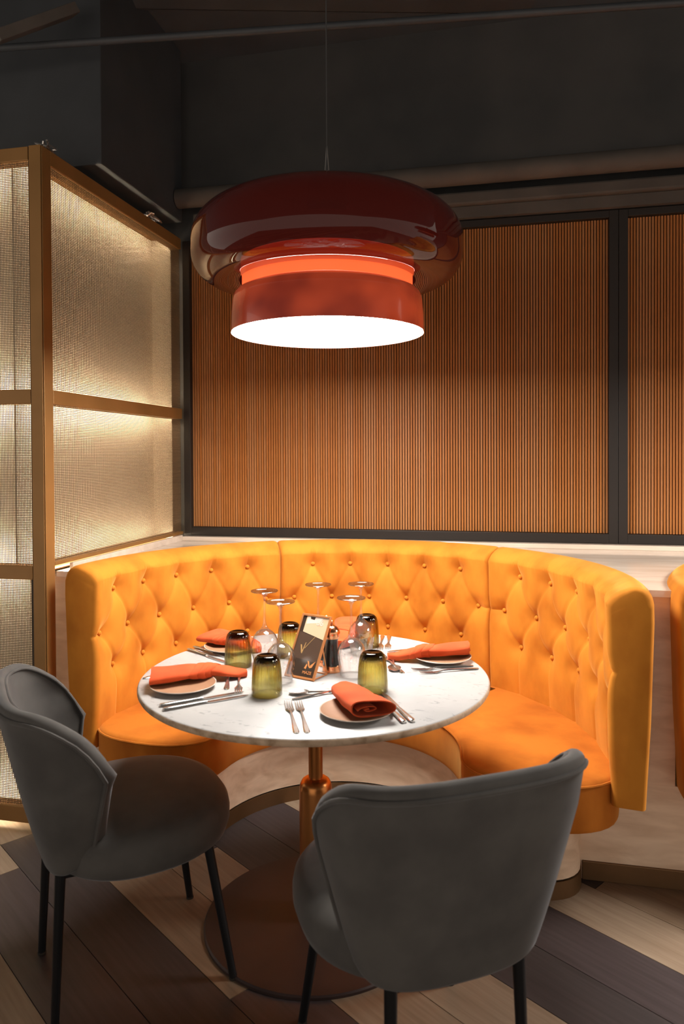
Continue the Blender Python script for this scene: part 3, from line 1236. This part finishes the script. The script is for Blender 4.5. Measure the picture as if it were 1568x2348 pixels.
def knife_parts():
    mb = MB()
    pts = [(.0, .002), (.012, .0075), (.035, .0098), (.095, .0088), (.108, .0045), (.108, -.0045), (.04, -.0052), (.012, -.0035)]
    prism(mb, pts, .0012, .0030)
    h = MB()
    rows = [(.106, .0046, .0040), (.112, .0060, .0046), (.118, .0050, .0042), (.15, .0066, .0046), (.19, .0084, .0050), (.205, .0088, .0050), (.211, .0070, .0044), (.213, .0025, .0030)]
    P = []
    for x, w, z in rows:
        P.append([(x, w * math.cos(a), z + (z - .0006) * .82 * math.sin(a)) for a in [2 * math.pi * k / 10 for k in range(10)]])
    h.grid(P, False, True)
    h.f.append(tuple(range(10)))
    h.f.append(tuple(len(h.v) - 10 + k for k in range(10)))
    return mb.mesh('blade', 'steel', True), h.mesh('handle', 'steel', True)


FK, SPN, KN = fork_parts(), spoon_parts(), knife_parts()


def cutlery(kind, head, tail, label, lift=0.0):
    h, t_ = Vector(head), Vector(tail)
    d = t_ - h
    L0 = {'fork': .2015, 'spoon': .2015, 'knife': .213}[kind]
    t = thing(kind, label, kind, (h.x, h.y, TZ + lift), math.atan2(d.y, d.x), 'table cutlery')
    s = min(1.12, max(.80, d.length / L0))
    if kind == 'fork':
        parts = [('fork_head', FK[0])] + [('tine', x) for x in FK[1]] + [('handle', FK[2])]
    elif kind == 'spoon':
        parts = [('bowl', SPN[0]), ('handle', SPN[1])]
    else:
        parts = [('blade', KN[0]), ('handle', KN[1])]
    for n, me in parts:
        o = link(n, me, t)
        o.scale = (s, 1.0, 1.0)
    return t


cutlery('fork', (-.005, -.272), (.078, -.478), 'steel fork at the front setting, outer of the pair left of the plate')
cutlery('fork', (.021, -.264), (.102, -.470), 'steel fork at the front setting, inner of the pair beside the plate')
cutlery('knife', (.205, -.158), (.318, -.362), 'steel knife right of the front plate, nearer the plate')
cutlery('knife', (.228, -.150), (.338, -.352), 'steel knife right of the front plate, outer of the pair')
cutlery('spoon', (-.022, -.205), (.150, -.165), 'steel dessert spoon laid across above the front plate')
cutlery('fork', (.172, -.105), (-.006, -.258), 'steel dessert fork above the front plate, tines showing past the napkin')
cutlery('knife', (-.150, -.214), (-.326, -.372), 'steel knife in front of the left plate, nearer the plate')
cutlery('knife', (-.128, -.238), (-.304, -.398), 'steel knife in front of the left plate, nearer the table edge')
cutlery('fork', (-.352, -.001), (-.484, -.160), 'steel fork behind the left plate, nearer the napkin')
cutlery('fork', (-.326, .012), (-.476, -.128), 'steel fork behind the left plate, farther from the napkin')
cutlery('spoon', (-.266, -.018), (-.205, -.205), 'steel dessert spoon at the left setting, bowl shining behind the napkin tail')
cutlery('fork', (-.158, -.236), (-.225, -.045), 'steel dessert fork at the left setting, tines below the napkin tail')
cutlery('knife', (-.300, .046), (-.490, .168), 'steel knife at the left rear setting, nearer the front')
cutlery('knife', (-.290, .088), (-.482, .200), 'steel knife at the left rear setting, nearer the plate')
cutlery('fork', (.312, .050), (.483, .136), 'steel fork in front of the right plate, nearer the front')
cutlery('fork', (.285, .078), (.466, .163), 'steel fork in front of the right plate, nearer the plate')
cutlery('knife', (.180, .268), (.390, .395), 'steel knife behind the right napkin, its blade toward the glasses')
cutlery('spoon', (.236, .050), (.200, .240), 'steel dessert spoon at the right setting, bowl beyond the napkin tail')
cutlery('fork', (.168, .222), (.262, .046), 'steel dessert fork at the right setting, tines by the front tumbler')
cutlery('fork', (.150, .290), (.128, .490), 'steel fork at the far edge, left of the pair behind the glasses')
cutlery('fork', (.175, .305), (.152, .492), 'steel fork at the far edge, right of the pair behind the glasses')
cutlery('spoon', (-.150, .120), (-.190, .300), 'steel dessert spoon seen through the left wine glass')
cutlery('knife', (-.130, .290), (-.110, .490), 'steel knife at the far edge, left of the menu stand')


# pepper mills
def mill(label, loc):
    t = thing('pepper_mill', label, 'pepper mill', loc, group='black and copper mills')
    MB().lathe([(.0285, 0), (.0285, .018), (.0275, .020)], 36, cap0=True).obj('base_ring', 'copper', t, True)
    MB().lathe([(.0274, .0201), (.0262, .035), (.0215, .060), (.0188, .080), (.0192, .094), (.0212, .1005)], 36, cap1=True).obj('body', 'mill_black', t, True)
    MB().lathe([(.0214, .1006), (.0245, .108), (.0258, .116), (.0240, .126), (.0170, .135), (.0075, .1395), (.0035, .1405)], 36, cap0=True, cap1=True).obj('dome', 'copper', t, True)
    MB().lathe([(.0032, .1406), (.0030, .1435), (.0052, .146), (.0062, .150), (.0050, .154), (.0020, .156)], 20, cap0=True, cap1=True).obj('finial', 'copper', t, True)


mill('black pepper mill with copper dome beside the menu stand, the nearer of two', (.045, .030, TZ))
mill('black salt mill with copper dome behind the nearer mill', (.014, .092, TZ))

# ------------------------------------------------------------------ menu stand
ms = thing('menu_stand', 'leaning copper-framed menu card with orange logo among the glasses', 'menu stand')
P0 = Vector((-.082, -.048, TZ + .0005))
ex = Vector((.018 + .082, -.084 + .048, 0))
WD = ex.length
ex.normalize()
back = Vector((-ex.y, ex.x, 0))
HT = .196
tilt = R(30.5)
ez = back * math.sin(tilt) + Vector((0, 0, 1)) * math.cos(tilt)
en = ex.cross(ez) * 1.0          # towards the viewer
if en.y > 0:
    en = -en
mm = Matrix.Identity(4)
for i in range(3):
    mm[i][0], mm[i][1], mm[i][2] = ex[i], ez[i], (ex.cross(ez))[i]
mm.translation = P0
ms.matrix_world = mm
# local frame: x right, y up the card, z out of the card
FW = .0064
for (a0, a1, b0, b1) in ((0, FW, 0, HT), (WD - FW, WD, 0, HT), (FW, WD - FW, 0, FW), (FW, WD - FW, HT - FW, HT)):
    boxo('frame_bar', 'copper_frame', ms, a0, a1, b0, b1, -.0035, .0035, .0008)
card = boxo('card', 'print_dark', ms, FW, WD - FW, FW, HT - FW, -.0018, .0008)


def poly(name, mat, pts, z=.0012, parent=card):
    mb = MB()
    mb.add([(x, y, z) for x, y in pts] + [(x, y, z - .0003) for x, y in pts], [tuple(range(len(pts)))] + [(i, (i + 1) % len(pts), len(pts) + (i + 1) % len(pts), len(pts) + i) for i in range(len(pts))])
    return mb.obj(name, mat, parent)


xa, xb, ya, yb = FW + .0005, WD - FW - .0005, FW + .0005, HT - FW - .0005
poly('print', 'print_brown', [(xa, .060), (xb, .052), (xb, .120), (xa, .140)], .0010)
poly('print', 'card_pale', [(xa + .012, .140), (xb, .122), (xb, yb), (xa + .012, yb)])  # pale patch covering the upper card
poly('print', 'card_white', [(xa + .016, .165), (xb - .030, .172), (xb - .020, yb), (xa + .016, yb)], .0014)  # whiter patch on top of the pale one
poly('print', 'print_dark', [(xa + .026, yb - .001), (xa + .044, yb - .001), (xa + .042, yb - .010), (xa + .028, yb - .008)], .0016)
poly('print', 'card_gold', [(xa + .018, .100), (xa + .0225, .100), (xa + .031, .078), (xa + .027, .076)], .0014)  # thin gold strokes across the middle of the card
poly('print', 'card_gold', [(xa + .034, .108), (xa + .036, .108), (xa + .031, .074), (xa + .028, .074)], .0014)
poly('print', 'card_gold', [(xa + .060, .128), (xa + .0615, .128), (xa + .036, .090), (xa + .034, .090)], .0014)
# logo: three strokes of a stylised M
lx, ly = WD - .046, .030
for q in ([(0, .002), (.007, .000), (.0085, .013), (.005, .016)], [(.0055, .025), (.011, .024), (.0195, .005), (.0135, .008)], [(.017, .004), (.026, .0065), (.0335, .026), (.0195, .013)]):
    poly('logo_stroke', 'print_orange', [(lx + x, ly + y) for x, y in q], .0016)


def lettering(txt, mat, x, y, size, z=.0016):
    cu = bpy.data.curves.new('lettering', 'FONT')
    cu.body = txt
    cu.size = size
    cu.extrude = .0001
    tmp = bpy.data.objects.new('tmp_text', cu)
    COL.objects.link(tmp)
    dg = bpy.context.evaluated_depsgraph_get()
    dg.update()
    me = bpy.data.meshes.new_from_object(tmp.evaluated_get(dg))
    bpy.data.objects.remove(tmp)
    me.materials.clear()
    me.materials.append(MATS[mat])
    return link('lettering', me, card, (x, y, z))


lettering('06', 'card_white', WD - .048, HT - .032, .026)
lettering('MAZE', 'print_orange', lx - .002, ly - .014, .0125)
# wire easel behind the frame
Mi = mm.inverted()


def loc(p):
    return Mi @ Vector(p)


a = P0 + ex * (WD - .003)
foot = P0 + ex * (WD - .003) + back * .075
mid = a + ez * .10
for pts in ((mid, foot), (a + ez * .004, foot), (P0 + ex * .003 + ez * .10, P0 + ex * .003 + back * .075), (P0 + ex * .003 + ez * .004, P0 + ex * .003 + back * .075), (P0 + ex * .003 + back * .075, foot)):
    q = [Vector(p) for p in pts]
    for v in q:
        v.z = max(v.z, TZ + .0022)
    MB().tube([loc(v) for v in q], .0018, 8).obj('easel_wire', 'copper_frame', ms, True)
